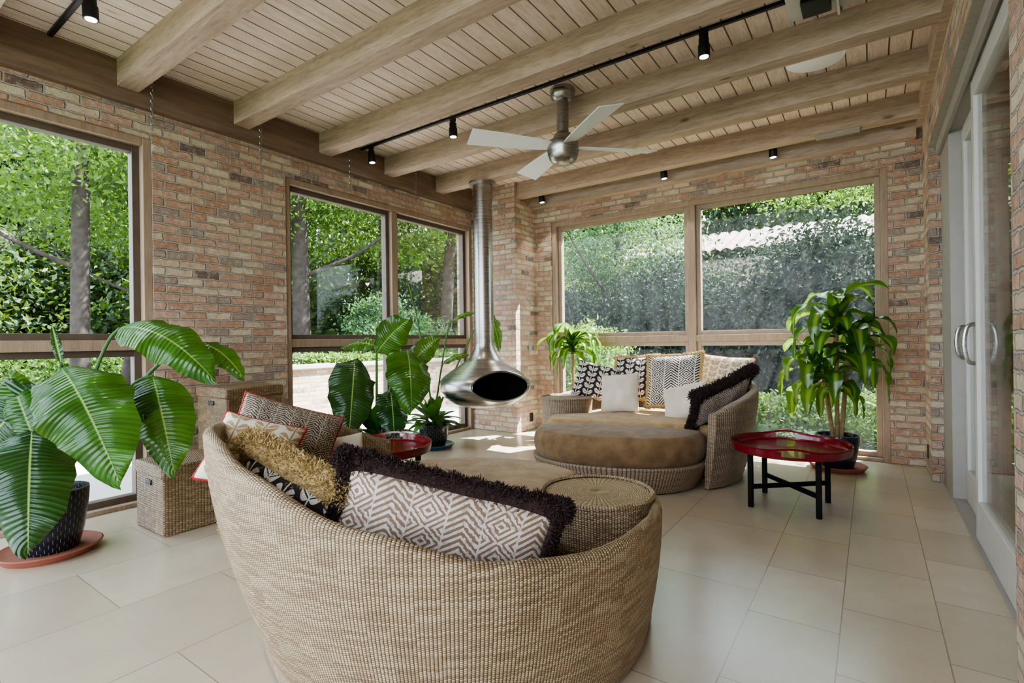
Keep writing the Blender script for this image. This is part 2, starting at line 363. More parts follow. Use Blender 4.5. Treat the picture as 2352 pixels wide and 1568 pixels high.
# windows
def window(name,axis,a0,a1,top,muls,plane,glass,label,sash):
    b=B()
    def bx(b,p0,p1,z0,z1,d0,d1,bev=.003):
        if axis=='y': b.box((plane-d1,p0,z0),(plane-d0,p1,z1),bev)
        else: b.box((p0,plane+d0,z0),(p1,plane+d1,z1),bev)
    bx(b,a0,a0+.06,0,top,.02,.2); bx(b,a1-.06,a1,0,top,.02,.2); bx(b,a0+.06,a1-.06,top-.06,top,.022,.2); bx(b,a0+.06,a1-.06,0,.035,.022,.2)
    bx(b,a0+.06,a1-.06,1.22,1.30,.05,.2)
    edges=[a0+.06]+sum([[m-.045,m+.045] for m in muls],[])+[a1-.06]
    for m in muls: bx(b,m-.045,m+.045,.035,top-.06,.04,.2)
    o=struct(b.obj(name,M['framez'],None,O0,False),label,'window')
    for i in range(0,len(edges),2):
        e0,e1=edges[i],edges[i+1]
        for z0,z1 in ((.035,1.22),(1.30,top-.06)):
            w=.05; c=B()
            bx(c,e0,e0+w,z0,z1,.09,.17);bx(c,e1-w,e1,z0,z1,.09,.17);bx(c,e0+w,e1-w,z0,z0+w,.09,.17);bx(c,e0+w,e1-w,z1-w,z1,.09,.17)
            c.obj('sash',sash,o,smooth=False)
            g=B()
            if axis=='y': g.box((plane-.14,e0+.02,z0+.02),(plane-.134,e1-.02,z1-.02))
            else: g.box((e0+.02,plane+.134,z0+.02),(e1-.02,plane+.14,z1-.02))
            g.obj('pane',glass,o,smooth=False)
    return o
window('window_1','y',-1.7,1.71,2.90,[0.0],XL,M['glass'],'tall wood-framed window with low rail beside brick pier',M['sash'])
window('window_2','y',2.844,5.72,2.90,[4.28],XL,M['glass'],'tall two-bay wood-framed window looking to woodland',M['sash'])
window('window_3','x',-3.68,.15,2.92,[-1.76],YB,M['screen'],'wide two-bay wood-framed picture window with insect screens',M['sashl'])
def door(name,y0,y1,x,hy):
    b=B(); z1=2.80;w=.09
    b.box((x,y0,.02),(x+.05,y0+w,z1),.004);b.box((x,y1-w,.02),(x+.05,y1,z1),.004);b.box((x,y0+w,.02),(x+.05,y1-w,.26),.004);b.box((x,y0+w,z1-.12),(x+.05,y1-w,z1),.004)
    o=struct(b.obj(name,M['alu'],None,O0,False),'grey painted sliding glass door with curved pull handle','door')
    B().box((x+.02,y0+.07,.24),(x+.028,y1-.07,z1-.1)).obj('pane',M['doorglass'],o,smooth=False)
    p=sm([(x,hy,1.08),(x-.035,hy,1.1),(x-.05,hy,1.2),(x-.035,hy,1.3),(x,hy,1.32)],5)
    B().tube(p,.012).obj('handle',M['steel'],o)
door('door_1',4.10,5.10,.575,5.055); door('door_2',2.58,4.18,.515,4.135)
b=B(); b.box((.50,5.10,0),(.64,5.65,2.87),.005); b.box((.50,2.55,2.80),(.66,5.10,2.87),.004); b.box((.50,2.55,0),(.66,5.10,.02)); b.box((.47,2.55,2.78),(.50,5.65,2.87),.004)
struct(b.obj('trim_%d'%nt,M['alud'],None,O0,False),'grey metal jamb and track of the sliding doors','door frame'); nt+=1
b=B(); b.box((XR+.25,-1,-.12),(4,7,-.0)); struct(b.obj('floor_hall',M['floor'],None,O0,False),'tile floor continuing past the glass doors','floor')
struct(B().box((2.4,-1,0),(2.5,7,3)).obj('wall_hall',M['wallp'],None,O0,False),'pale plaster wall past the glass doors','wall')
struct(B().box((XR+.25,6.9,0),(2.4,7,3)).obj('wall_sunblock',M['brick'],None,O0,False),'brick end wall added past the glass doors to block sun','wall')  # added to close the open far end against the sun
struct(B().box((XR+.25,1,3),(2.5,7,3.1)).obj('ceiling_sunblock',M['wallp'],None,O0,False),'pale ceiling added past the glass doors to block sun','ceiling')  # roof added to stop sun patches falling through the door glass
# ------------------------------------------------------------ daybeds
def interp(tab,a):
    for i in range(len(tab)-1):
        (a0,*p),(a1,*q)=tab[i],tab[i+1]
        if (a0<=a<=a1) or (a1<=a<=a0):
            t=(a-a0)/(a1-a0); t=t*t*(3-2*t)*.5+t*.5
            return [x+(y-x)*t for x,y in zip(p,q)]
    return list(tab[-1][1:])
def shell(C,tab,mat,parent,th=.055,seg=130,zin=.2):
    a0,a1=tab[0][0],tab[-1][0]; P=[];U=[];arc=0;prev=None
    for i in range(seg+1):
        a=a0+(a1-a0)*i/seg; h,rt,rb=interp(tab,a); ar=math.radians(a); ca,sa=math.cos(ar),math.sin(ar)
        prof=[]
        for k in range(15):
            s=k/14; prof.append((rb+(rt-rb)*(1-(1-s)**1.9)*.85+(rt-rb)*.15*s,.015+(h-.015-.03)*s))
        for k in range(1,8):
            q=pi*k/8; prof.append((rt-th/2+th/2*math.cos(q),h-.03+.03*math.sin(q)))
        for k in range(9):
            s=1-k/8; z=zin+(h-.03-zin)*s; s2=(z-.015)/(h-.045); prof.append((rb+(rt-rb)*(1-(1-s2)**1.9)*.85+(rt-rb)*.15*s2-th,z))
        prof.append((prof[-1][0],.015))
        p=[(C[0]+r*ca,C[1]+r*sa,z) for r,z in prof]
        if prev: arc+=math.dist(prev[:2],p[14][:2])
        prev=p[14]; P.append(p); L=[0]
        for k in range(1,len(prof)): L.append(L[-1]+math.dist(prof[k],prof[k-1]))
        U.append((arc,L))
    b=B(); b.grid(P,lambda i,j:(U[i][0],U[i][1][j])); n=len(P[0])
    for row,base in ((0,0),(seg,seg*n)):
        idx=list(range(n)); b.f.append([base+k for k in idx]); b.uv.append([(math.dist(P[row][k][:2],C[:2]),P[row][k][2]) for k in idx])
    return b.obj('backrest',mat,parent,ang=50)
def padmesh(outline,z0,z1,edge,mat,name,parent,crown=.03,rumple=0):
    c,fn=outline; prof=[]
    for k in range(13):
        q=-pi/2+pi*k/12; prof.append((edge*(1-math.cos(q)),(z0+z1)/2+(z1-z0)/2*math.sin(q)))
    P=[];seg=120
    for i in range(seg):
        x,y=fn(2*pi*i/seg); v=Vector((x-c[0],y-c[1])); R=v.length
        row=[(c[0],c[1],z0)]+[(c[0]+v.x*(R-o)/R,c[1]+v.y*(R-o)/R,z) for o,z in prof]
        for s in (.9,.8,.7,.6,.5,.4,.3,.2,.1,0):
            X=c[0]+v.x*s*(R-edge)/R; Y=c[1]+v.y*s*(R-edge)/R
            row.append((X,Y,z1+crown*(1-s*s)+rumple*math.sin(X*17+2*math.sin(Y*9))*math.sin(Y*13+X*5)*(1-s**4)))
        P.append(row)
    return B().grid(P,lambda i,j:(i*.06,j*.04),ci=True).obj(name,mat,parent,ang=60)
def pod(C,r,h,mat,matt,parent):
    b=B(); b.lathe([(r*.93,.02),(r*.95,h*.4),(r*.98,h*.8),(r,h-.04),(r*1.0,h-.02),(r*.98,h-.005),(r*.94,h)],(C[0],C[1],0),56)
    b.lathe([(r*.97,h-.01),(r*1.03,h-.006),(r*1.04,h+.006),(r*1.0,h+.014),(r*.95,h+.006)],(C[0],C[1],0),56)
    o=b.obj('side_table',mat,parent,ang=50)
    P=[];n=56; b=B()
    for i in range(n):
        a=2*pi*i/n; P.append([(C[0]+q*r*math.cos(a),C[1]+q*r*math.sin(a),h+.004*(1-q)) for q in (.96,.7,.45,.2,.0)])
    b.grid(P,lambda i,j:(i*.03,(4-j)*r*.235),ci=True)
    b.obj('tabletop',matt,o,ang=50)
    return o
CF=(-1.62,1.83)
D1=empty('wicker_daybed',(CF[0],CF[1],0)); tag(D1,'round honey wicker daybed with gold velvet seat seen from its back','daybed')
tab=[(42,.52,.95,.88),(20,.55,.94,.87),(0,.575,.95,.87),(-20,.575,.97,.86),(-42,.62,1.02,.84),(-64,.72,1.02,.82),(-90,.84,1.0,.80),(-110,.9,1.0,.79),(-125,.92,1.04,.8),(-150,.9,1.06,.84),(-180,.8,1.08,.88),(-205,.62,1.1,.92)]
shell(CF,tab,M['wick'],D1)
pod((-1.03,2.13),.25,.56,M['wick'],M['wickt'],D1)
def fo(a,k=1):
    d=math.degrees(a)%360
    r=.76
    if 60<d<200: r=.76+.26*math.sin(pi*(d-60)/140)**.6
    if d<75: r=.38+.38*max(0,(d-40)/35)
    if d>340: r=.38+.38*(360-d)/20
    return (CF[0]+r*k*math.cos(a),CF[1]+r*k*math.sin(a))
padmesh((CF,fo),.28,.49,.08,M['gold'],'seat_cushion',D1,.03,.008)
padmesh((CF,lambda a:fo(a,.97)),.02,.28,.02,M['wick'],'seat_base',D1,0)
CB=(-2.05,4.85)
D2=empty('wicker_daybed',(CB[0],CB[1],0)); tag(D2,'round taupe wicker daybed heaped with patterned pillows by the window','daybed')
tab=[(-27,.64,1.14,1.06),(-15,.73,1.20,1.09),(0,.80,1.24,1.10),(30,.86,1.22,1.08),(60,.90,1.14,1.0),(90,.90,1.08,.95),(120,.84,1.05,.93),(150,.66,1.03,.93),(172,.6,1.02,.93)]
shell(CB,tab,M['wickd'],D2,.075)
pod((-2.77,5.0),.28,.625,M['wickd'],M['wickd'],D2)
fd=math.radians(-75)
def fo2(a,k=1):
    r=.86+.1*math.cos(a) 
    c=math.cos(a-fd)
    if c>.05: r=min(r,.36/c)
    d=abs((math.degrees(a)-168+180)%360-180)
    if d<26: r=min(r,.42+.012*d)
    return (CB[0]+r*k*math.cos(a),CB[1]+r*k*math.sin(a))
padmesh((CB,fo2),.26,.48,.07,M['gold'],'seat_cushion',D2,.02,.006)
padmesh((CB,lambda a:fo2(a,.96)),.02,.26,.02,M['wickd'],'seat_base',D2,0)
OC=(-1.90,4.35)
D3=empty('ottoman',(OC[0],OC[1],0)); tag(D3,'half-moon wicker ottoman with brown velvet cushion','ottoman')
def oo(a,k=1):
    q=a; y=.56*math.sin(q) if math.sin(q)>0 else .11*math.sin(q)
    x=math.copysign(abs(math.cos(q))**.85,math.cos(q))*.765
    f=Vector((math.cos(fd),math.sin(fd))); r=Vector((-f.y,f.x))
    p=Vector(OC)+f*y*k+r*x*k; return (p.x,p.y)
padmesh((OC,oo),.20,.46,.075,M['velvet'],'cushion',D3,.025,.003)
b=B(); P=[]
for i in range(80):
    a=2*pi*i/80; r=[]
    for kk,z in ((.9,.01),(.95,.08),(.99,.16),(1.01,.195),(1.02,.21),(1.0,.225),(.9,.22),(.01,.22)):
        x,y=oo(a,kk); r.append((x,y,z))
    P.append(r)
zz=[0,.07,.15,.19,.21,.23,.3,.9]
b.grid(P,lambda i,j:(i*.04,zz[j]),ci=True).obj('base',M['wickd'],D3,ang=50)
# ------------------------------------------------------------ pillows
def pillow(c,rv,uv,w,h,t,mat,label,edge=None,emat=None,nf=1500,fl=.045,fw=.005,top=1.):
    c=Vector(c); rv=Vector(rv).normalized(); uv=Vector(uv); uv=(uv-rv*uv.dot(rv)).normalized(); nv=rv.cross(uv)
    N=22
    def pt(u,v,s):
        x=u*w/2*(1-.06*math.cos(v*pi/2)); y=v*h/2*(1-.06*math.cos(u*pi/2))
        q=max(0,(1-u**4)*(1-v**4)); z=s*t/2*q**.5*(.75+.25*math.cos(u*1.5)*math.cos(v*1.5))
        z+=s*.005*math.sin(9*u+3*v)*q+.006*math.sin(5*v-7*u)*q
        return c+rv*x+uv*y+nv*z
    b=B()
    us=[math.sin(pi/2*(-1+2*i/N)) for i in range(N+1)]
    for s in (1,-1):
        P=[[pt(u,v,s) for v in us] for u in us]
        b.grid(P,lambda i,j:(us[min(i,N)]*w/2,us[min(j,N)]*h/2))
    o=b.obj('throw_pillow',mat,None,c,ang=70); tag(o,label,'pillow')
    per=[]
    for i in range(N): per.append((us[i],-1))
    for i in range(N): per.append((1,us[i]))
    for i in range(N): per.append((-us[i],1))
    for i in range(N): per.append((-1,-us[i]))
    if edge=='piping':
        pth=[pt(u,v,1) for u,v in per]+[pt(per[0][0],per[0][1],1)]
        B().tube(pth,.006,6,False).obj('piping',emat,o)
    if edge=='fringe':
        vs=[];fs=[]
        for k in range(nf):
            q=random.random()*4*N; i=int(q); f=q-i; a=per[i%len(per)]; d=per[(i+1)%len(per)]
            u=a[0]+(d[0]-a[0])*f; v=a[1]+(d[1]-a[1])*f
            ou=Vector((0,0,0))
            if abs(u)>.98: ou+=rv*math.copysign(1,u)
            if abs(v)>.98: ou+=uv*math.copysign(1,v)
            ou.normalize(); L0=fl*(top if v>.9 else 1)
            th=random.gauss(0,.9); cl=.88+.12*math.sin(u*31+v*27)
            dr=(ou*math.cos(th)+nv*math.sin(th)+(rv*random.gauss(0,.25)+uv*random.gauss(0,.25))).normalized()
            base=pt(u,v,1)+dr*random.uniform(.3,.85)*L0*cl
            L=L0*random.uniform(.15,.3); dr2=(dr+Vector([random.gauss(0,.8) for _ in range(3)])).normalized()
            sd=dr2.cross(Vector([random.gauss(0,1) for _ in range(3)])).normalized()*fw
            bend=Vector([random.gauss(0,.8) for _ in range(3)])
            m=base+dr2*L*.5; e=m+(dr2+bend).normalized()*L*.5
            n0=len(vs); vs+=[base-sd,base+sd,m+sd,m-sd,e+sd*.7,e-sd*.7]; fs+=[(n0,n0+1,n0+2,n0+3),(n0+3,n0+2,n0+4,n0+5)]
        cb=B(); pth=[pt(u,v,1)+Vector((0,0,0)) for u,v in per]+[pt(per[0][0],per[0][1],1)]
        cb.tube(pth,[fl*.6*(top if i<len(per) and per[i][1]>.9 else 1) for i in range(len(pth))],10,False)
        n0=len(vs); vs+=cb.v; fs+=[tuple(n0+k for k in f) for f in cb.f]
        me=bpy.data.meshes.new('fringe'); me.from_pydata(vs,[],fs); f=wrap(me,'fringe',emat,o,None,False); f['kind']='stuff'
        f['label']='shaggy yarn fringe'
    return o
# near daybed pillows
pillow((-1.15,1.24,.65),(.60,.445,-.20),(-.10,.14,1),.72,.26,.16,M['tri_tan'],'long tan tribal-print lumbar pillow with shaggy dark brown fringe','fringe',M['fr_brn'],60000,.044,.0015,1.4)
pillow((-1.77,1.04,.64),(1,-.04,-.16),(0,.25,1),.62,.33,.15,M['lf_dark'],'dark leaf-print pillow with shaggy gold fringe','fringe',M['fr_gold'],60000,.046,.0014,1.8)
pillow((-2.42,1.44,.76),(.57,.80,-.34),(-.48,.3,1),.50,.42,.16,M['tri_brn'],'brown tribal-print pillow with red piping on the near daybed','piping',M['red_pipe'])
pillow((-2.22,1.18,.78),(.60,.62,-.25),(-.6,.35,1),.35,.32,.14,M['lf_tan'],'cream leaf-print pillow with red piping on the near daybed','piping',M['red_pipe'])
pillow((-2.36,1.72,.62),(.57,.8,.1),(-.3,0,1),.28,.26,.11,M['linen'],'small plain linen pillow')
# far daybed pillows
pillow((-2.58,5.32,.78),(.9,.35,-.25),(-.1,.3,1),.46,.42,.17,M['lf_dark'],'black and white leaf-print pillow in the daybed corner')
pillow((-2.18,5.08,.69),(.97,.05,.1),(-.05,.35,1),.42,.42,.17,M['linen'],'plain linen pillow leaning on patterned pillows')
pillow((-2.18,5.55,.82),(1,.0,.05),(0,.3,1),.50,.50,.17,M['lf_dark'],'dark leaf-print pillow with gold fringe','fringe',M['fr_gold'],6000,.035,.004)
pillow((-1.70,5.38,.82),(1,-.02,.06),(0,.3,1),.58,.56,.18,M['tri_blk'],'black and cream tribal-print pillow with gold fringe','fringe',M['fr_gold'],7000,.034,.004)
pillow((-1.22,5.50,.85),(1,-.35,-.06),(.1,.25,1),.58,.46,.17,M['lf_tan'],'cream and tan leaf-print pillow with red piping by the window','piping',M['red_pipe'])
pillow((-1.48,5.04,.64),(.9,-.2,.25),(-.1,.45,1),.48,.36,.17,M['linen'],'plain linen pillow lying tilted on the seat')
pillow((-1.12,4.88,.70),(.42,.85,.26),(.45,-.2,1),.74,.36,.19,M['tri_tan'],'long tribal-print lumbar pillow with dark fringe leaning on the arm','fringe',M['fr_brn'],16000,.055,.0035,1.5)
# ------------------------------------------------------------ hanging fireplace
FX,FY=-3.90,4.97
HF=empty('hanging_fireplace',(FX,FY,.444)); tag(HF,'brushed steel suspended orb fireplace with long flue','fireplace')
prof=sm([(.001,.444,0),(.2,.452,0),(.38,.50,0),(.5,.58,0),(.555,.66,0),(.565,.72,0),(.54,.79,0),(.45,.87,0),(.33,.95,0),(.21,1.03,0),(.15,1.12,0),(.125,1.2,0),(.12,1.28,0)],5)
prof=[(p.x,p.y) for p in prof]
def bowl(off,name,mat,hole=True):
    seg=180; vs=[];fs=[]
    pf=[(max(r-off,.001),z+(off if z<.7 else -off*.3)) for r,z in prof]
    n=len(pf)
    for i in range(seg):
        a=2*pi*i/seg; vs+=[(FX+r*math.cos(a),FY+r*math.sin(a),z) for r,z in pf]
    for i in range(seg):
        az=((math.degrees(2*pi*(i+.5)/seg)+27+180)%360)-180
        for j in range(n-1):
            z=(pf[j][1]+pf[j+1][1])/2
            if hole and (az/40)**2+((z-.735)/.165)**2<1: continue
            fs.append([i*n+j,((i+1)%seg)*n+j,((i+1)%seg)*n+j+1,i*n+j+1])
    return B().add(vs,fs).obj(name,mat,HF,ang=60)
bowl(0,'fire_bowl',M['steel']); bowl(.02,'inner_bowl',M['soot'])
ring=[]
def rad_at(z):
    for k in range(len(prof)-1):
        if prof[k][1]<=z<=prof[k+1][1]: 
            t=(z-prof[k][1])/(prof[k+1][1]-prof[k][1]+1e-9); return prof[k][0]+(prof[k+1][0]-prof[k][0])*t
    return .5
for k in range(65):
    q=2*pi*k/64; z=.735+.17*math.sin(q); az=math.radians(-27+41*math.cos(q)); r=rad_at(z)+.002
    ring.append((FX+r*math.cos(az),FY+r*math.sin(az),z))
B().tube(ring,.014,8,False).obj('opening_rim',M['steel'],HF)
B().lathe([(.12,1.26),(.12,3.21)],(FX,FY,0),48).obj('flue_pipe',M['steel'],HF)
B().lathe([(.12,3.185),(.165,3.185),(.165,3.209),(.12,3.209)],(FX,FY,0),40).obj('ceiling_collar',M['steel'],HF)
# ------------------------------------------------------------ fan
fx,fy=-2.15,3.87
F=empty('ceiling_fan',(fx,fy,2.75)); tag(F,'brushed steel ceiling fan with four silver blades','ceiling fan')
B().lathe([(.001,3.41),(.105,3.41),(.11,3.39),(.10,3.34),(.07,3.31),(.001,3.31)],(fx,fy,0),40).obj('canopy',M['steel'],F)
B().lathe([(.052,3.32),(.052,3.02)],(fx,fy,0),32).obj('downrod',M['steel'],F)
B().lathe([(.052,3.04),(.075,3.02),(.085,2.99),(.09,2.97),(.13,2.955),(.135,2.94),(.135,2.88),(.13,2.87),(.13,2.85),(.118,2.81),(.09,2.78),(.05,2.762),(.001,2.757)],(fx,fy,0),48).obj('motor_housing',M['steel'],F)
for a in (-127,-36,45,146):
    ar=math.radians(a); d=Vector((math.cos(ar),math.sin(ar),0)); s=Vector((-d.y,d.x,0)); pitch=Vector((0,0,1))*math.tan(math.radians(14))
    b=B();P=[]
    for rr,wd in ((.12,.05),(.16,.06),(.22,.070),(.5,.088),(.82,.10)):
        c=Vector((fx,fy,2.915))+d*rr
        P.append([c-(s+pitch)*wd+Vector((0,0,-.004)),c+(s+pitch)*wd+Vector((0,0,-.004)),c+(s+pitch)*wd+Vector((0,0,.004)),c-(s+pitch)*wd+Vector((0,0,.004))])
    b.grid(P,None,cj=True); o=len(b.v); b.f.append([0,1,2,3]);b.uv.append([(0,0)]*4); b.f.append([o-4,o-3,o-2,o-1]);b.uv.append([(0,0)]*4)
    b.obj('blade',M['blade'],F,smooth=False)
# ------------------------------------------------------------ track lights
tag(B().box((-4.6,3.685,3.385),(-.40,3.715,ZC),.003).obj('track_rail',M['black']),'black metal lighting track on plank ceiling','lighting track')
tag(B().box((-4.6,1.06,3.385),(-1.6,1.09,ZC),.003).obj('track_rail',M['black']),'black metal lighting track beside beam','lighting track')
tag(B().box((-3.75,5.965,3.385),(-.4,5.995,ZC),.003).obj('track_rail',M['black']),'black metal lighting track near the brick wall','lighting track')
def spot(x,y,zt,drop,tx=0,ty=0):
    e=empty('track_spotlight',(x,y,zt)); tag(e,'small black cylindrical track spotlight pointing down','spotlight',group='ceiling track spotlights')
    B().box((x-.03,y-.014,zt-.03),(x+.03,y+.014,zt),.003).obj('mount',M['black'],e)
    B().tube([(x,y,zt-.02),(x,y,zt-drop)],.008).obj('neck',M['black'],e)
    ax=Vector((tx,ty,-1)).normalized(); p=Vector((x,y,zt-drop+.02))
    B().tube([p,p+ax*.004,p+ax*.05,p+ax*.052,p+ax*.13],[.03,.034,.034,.04,.04],20).obj('lamp_head',M['black'],e)
    B().tube([p+ax*.128,p+ax*.132],[.03,.03],16).obj('bulb',M['bulb'],e)
    L=bpy.data.lights.new('spot_beam','SPOT'); L.energy=12; L.spot_size=math.radians(70); L.color=(1,.9,.75); L.shadow_soft_size=.03
    lo=bpy.data.objects.new('spot_beam',L); COL.objects.link(lo); lo.parent=e; lo.location=p+ax*.14-Vector((x,y,zt))
    lo.rotation_euler=ax.to_track_quat('-Z','Y').to_euler()
for x,y,dr in ((-4.43,3.70,.06),(-3.25,3.70,.06),(-.93,3.70,.06),(-3.81,1.075,.06),(-3.67,5.98,.13),(-1.98,5.98,.13),(-.82,5.98,.13)):
    spot(x,y,3.385,dr,random.uniform(-.1,.1),.05)
e=B().lathe([(.001,3.396),(.165,3.396),(.17,3.400),(.2,3.402),(.203,3.409)],(-.33,4.61,0),48).obj('ceiling_speaker',M['white']); tag(e,'round white in-ceiling speaker grille between beams','speaker')
e=B().box((-.42,5.775,3.190),(-.06,5.885,3.212),.003).obj('sensor_plate',M['alud']); tag(e,'slim brushed steel plate fixed under the beam','ceiling fixture')
e=empty('ceiling_equipment_box',(-.27,3.70,3.3)); tag(e,'silver and black equipment box hung from the ceiling','ceiling fixture')
B().box((-.42,3.62,3.36),(-.04,3.90,3.41),.006).obj('housing',M['alu'],e); B().box((-.34,3.66,3.32),(-.18,3.84,3.36),.006).obj('black_panel',M['black'],e)
B().box((-.15,3.60,3.30),(-.135,3.88,3.36),.002).obj('bracket',M['alu'],e)
base=None
for y in (1.66,2.52,3.50,4.46):
    if base is None:
        b=B()
        for k in range(16):
            z=3.41-.03*k-.02; r=[]
            for q in range(13):
                t=2*pi*q/12; a=.011*math.cos(t); c=.020*math.sin(t)
                r.append((-4.53+(a if k%2 else 0),y+(0 if k%2 else a),z+c))
            b.tube(r,.003,5,False)
        base=b.obj('hanging_chain',M['steel']); tag(base,'thin metal chain hanging near the window head','chain',group='chains above the windows'); y0=y
    else:
        c=base.copy(); COL.objects.link(c); c.location.y+=y-y0
e=B().box((-3.94,6.03,1.12),(-3.932,6.11,1.24),.002).obj('light_switch',M['alud']); tag(e,'grey wall switch plate on brick pier','switch')
e=B().box((-3.94,6.03,.12),(-3.93,6.11,.24),.003).obj('wall_outlet',M['black']); tag(e,'black outlet cover on brick pier','outlet')
e=B().box((.41,5.95,.14),(.42,6.03,.26),.003).obj('wall_outlet',M['black']); tag(e,'black outlet cover low on brick wall','outlet')
# ------------------------------------------------------------ tray tables
def tray_table(cx,cy,rot,label):
    e=empty('tray_table',(cx,cy,0)); tag(e,label,'side table'); R=.395
    seg=96; b=B()
    b.lathe([(.001,.408),(R-.012,.408),(R+.002,.413),(R+.006,.432)],(cx,cy,0),seg); b.lathe([(R-.003,.432),(R-.012,.422),(.001,.42)],(cx,cy,0),seg)
    def arc(a0,a1,z0,z1,grip=False):
        P=[];m=max(2,int((a1-a0)/.06))
        for i in range(m+1):
            a=a0+(a1-a0)*i/m
            def ex(z):
                if not grip: return z
                g=max(math.cos(a-rot)**24,0)*.024; return z+g
            P.append([(cx+r*math.cos(a),cy+r*math.sin(a),z) for r,z in ((R-.003,ex(z0)),(R+.006,ex(z0)),(R+.012,ex(z1)),(R+.003,ex(z1)))])
        o=len(b.v); b.grid(P,None,cj=True); b.f.append([o,o+1,o+2,o+3]);b.uv.append([(0,0)]*4); o2=len(b.v); b.f.append([o2-4,o2-3,o2-2,o2-1]);b.uv.append([(0,0)]*4)
    ha=.18
    arc(rot+ha,rot+pi-ha,.43,.466); arc(rot+pi+ha,rot+2*pi-ha,.43,.466); arc(0,2*pi,.458,.474,True)
    b.obj('tray',M['red'],e,ang=35)
    for k in range(4):
        a=rot+.55+k*pi/2; x=cx+.31*math.cos(a); y=cy+.31*math.sin(a)
        B().box((x-.018,y-.018,0),(x+.018,y+.018,.408),.004,).obj('leg',M['blkwood'],e)
    for k in range(2):
        a=rot+.55+k*pi/2
        bb=B().box((-.31,-.012,-.016),(.31,.012,.016),.003,Matrix.Rotation(a,3,'Z'))
        bb.v=[(v[0]+cx,v[1]+cy,v[2]+.15) for v in bb.v]; bb.obj('stretcher',M['blkwood'],e)
    return e
t1=tray_table(-.51,4.33,math.radians(-80),'round red lacquer tray table on black legs by corn plant')
t2=tray_table(-3.14,2.66,math.radians(-60),'round red lacquer tray table beside the large-leaf plant')
# ------------------------------------------------------------ baskets
def trunk(x0,x1,y0,y1,h,label):
    e=empty('storage_basket',((x0+x1)/2,(y0+y1)/2,0)); tag(e,label,'basket')
    B().box((x0+.008,y0+.008,0),(x1-.008,y1-.008,h-.07),.012).obj('body',M['sea'],e)
    B().box((x0,y0,h-.085),(x1,y1,h),.012).obj('lid',M['sea'],e)
    xm=(x0+x1)/2
    B().box((xm-.045,y0-.001,h-.14),(xm+.045,y0+.012,h-.105),.004).obj('handle_slot',M['black'],e)
trunk(-4.23,-3.77,1.41,1.85,.46,'small square seagrass storage basket with lid')
trunk(-4.5,-4.0,1.93,2.40,.92,'tall seagrass storage basket with lid against brick pier')
# ------------------------------------------------------------ plants
def potb(e,x,y,r,h,mat,smat,sr=None):
    B().lathe([(.001,.03),(r*.72,.03),(r*.86,h*.35),(r*.98,h*.8),(r,h-.015),(r*.99,h),(r*.9,h),(r*.86,h-.05)],(x,y,0),48).obj('pot',mat,e,ang=50)
    sr=sr or r*1.15
    B().lathe([(.001,0),(sr*.85,0),(sr,.045),(sr*.96,.05),(sr*.82,.03),(.001,.028)],(x,y,0),48).obj('saucer',smat,e)
    B().lathe([(.001,h-.02),(r*.5,h-.025),(r*.88,h-.04)],(x,y,0),32).obj('soil',M['soil'],e)
def bigleaf(e,base,tip,w,N,mat,arch=.12,root=None,fold=.16,sr=.011):
    base=Vector(base);tip=Vector(tip);N=Vector(N).normalized(); L=(tip-base).length
    ctrl=(base+tip)/2+N*arch*L+Vector((0,0,1))*arch*L; n=44;m=16;P=[]
    ph=random.uniform(0,6)
    for i in range(n+1):
        s=i/n; c=base*(1-s)**2+ctrl*2*s*(1-s)+tip*s*s; t=((ctrl-base)*(1-s)+(tip-ctrl)*s).normalized()
        sd=t.cross(N).normalized(); nn=sd.cross(t).normalized()
        ws=w/2*(math.sin(pi*min(1,s**.78*.995+.004))**.6); r=[]
        for j in range(m+1):
            q=-1+2*j/m; k=3 if q>0 else 0
            wav=.06*w*math.sin(s*19+k+ph)*q*q+.025*w*math.sin(s*41+k*2+ph)*q*q
            tear=1-.07*abs(math.sin(s*14+k+ph))*abs(q)
            r.append(c+sd*q*ws*tear+t*(.06*w*q*q*math.sin(s*11+k))+nn*(ws*fold*1.6*abs(q)-ws*.55*q*q*(1+.4*math.sin(s*6+k))+wav))
        P.append(r)
    B().grid(P,lambda i,j:(i/n*L,(-1+2*j/m)*w/2)).obj('leaf',mat,e,ang=80)
    if root is not None:
        root=Vector(root); mid=(root+base)/2+Vector((0,0,.12*(base-root).length)); pth=sm([root,root*.6+mid*.4+Vector((0,0,.04)),mid*.5+base*.5+Vector((0,0,.05)),base],6)
        B().tube(pth,[sr*(1.5-.8*k/len(pth)) for k in range(len(pth))]).obj('stem',M['stem'],e)
CN=(1,-.55,.45)
e=empty('potted_plant',(-4.1,.93,0)); tag(e,'large bird of paradise plant in dark glazed pot with terracotta saucer','plant')
potb(e,-4.1,.93,.19,.39,M['pot'],M['terra'],.255)
rt=(-4.08,.95,.36)
bigleaf(e,(-3.80,.92,1.13),(-3.34,1.05,.50),.47,CN,M['bop'],.18,rt)
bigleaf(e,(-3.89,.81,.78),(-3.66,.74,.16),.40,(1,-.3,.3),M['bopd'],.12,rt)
bigleaf(e,(-3.92,1.24,1.37),(-3.36,1.56,1.02),.33,(.8,-.5,.75),M['bop'],.18,rt)
bigleaf(e,(-3.76,1.36,1.06),(-3.46,1.36,.47),.37,CN,M['bop'],.15,rt)
bigleaf(e,(-3.92,.82,.74),(-4.14,.76,1.12),.22,CN,M['bop'],.05,rt)
bigleaf(e,(-3.80,.92,1.16),(-3.88,.90,1.38),.05,CN,M['bopd'],.0,rt,.5)
bigleaf(e,(-3.68,1.58,1.26),(-3.44,1.78,1.02),.18,(.8,-.4,.9),M['bop'],.2,rt)
bigleaf(e,(-3.75,1.30,.98),(-3.60,1.25,.80),.18,CN,M['bopd'],.1,rt)
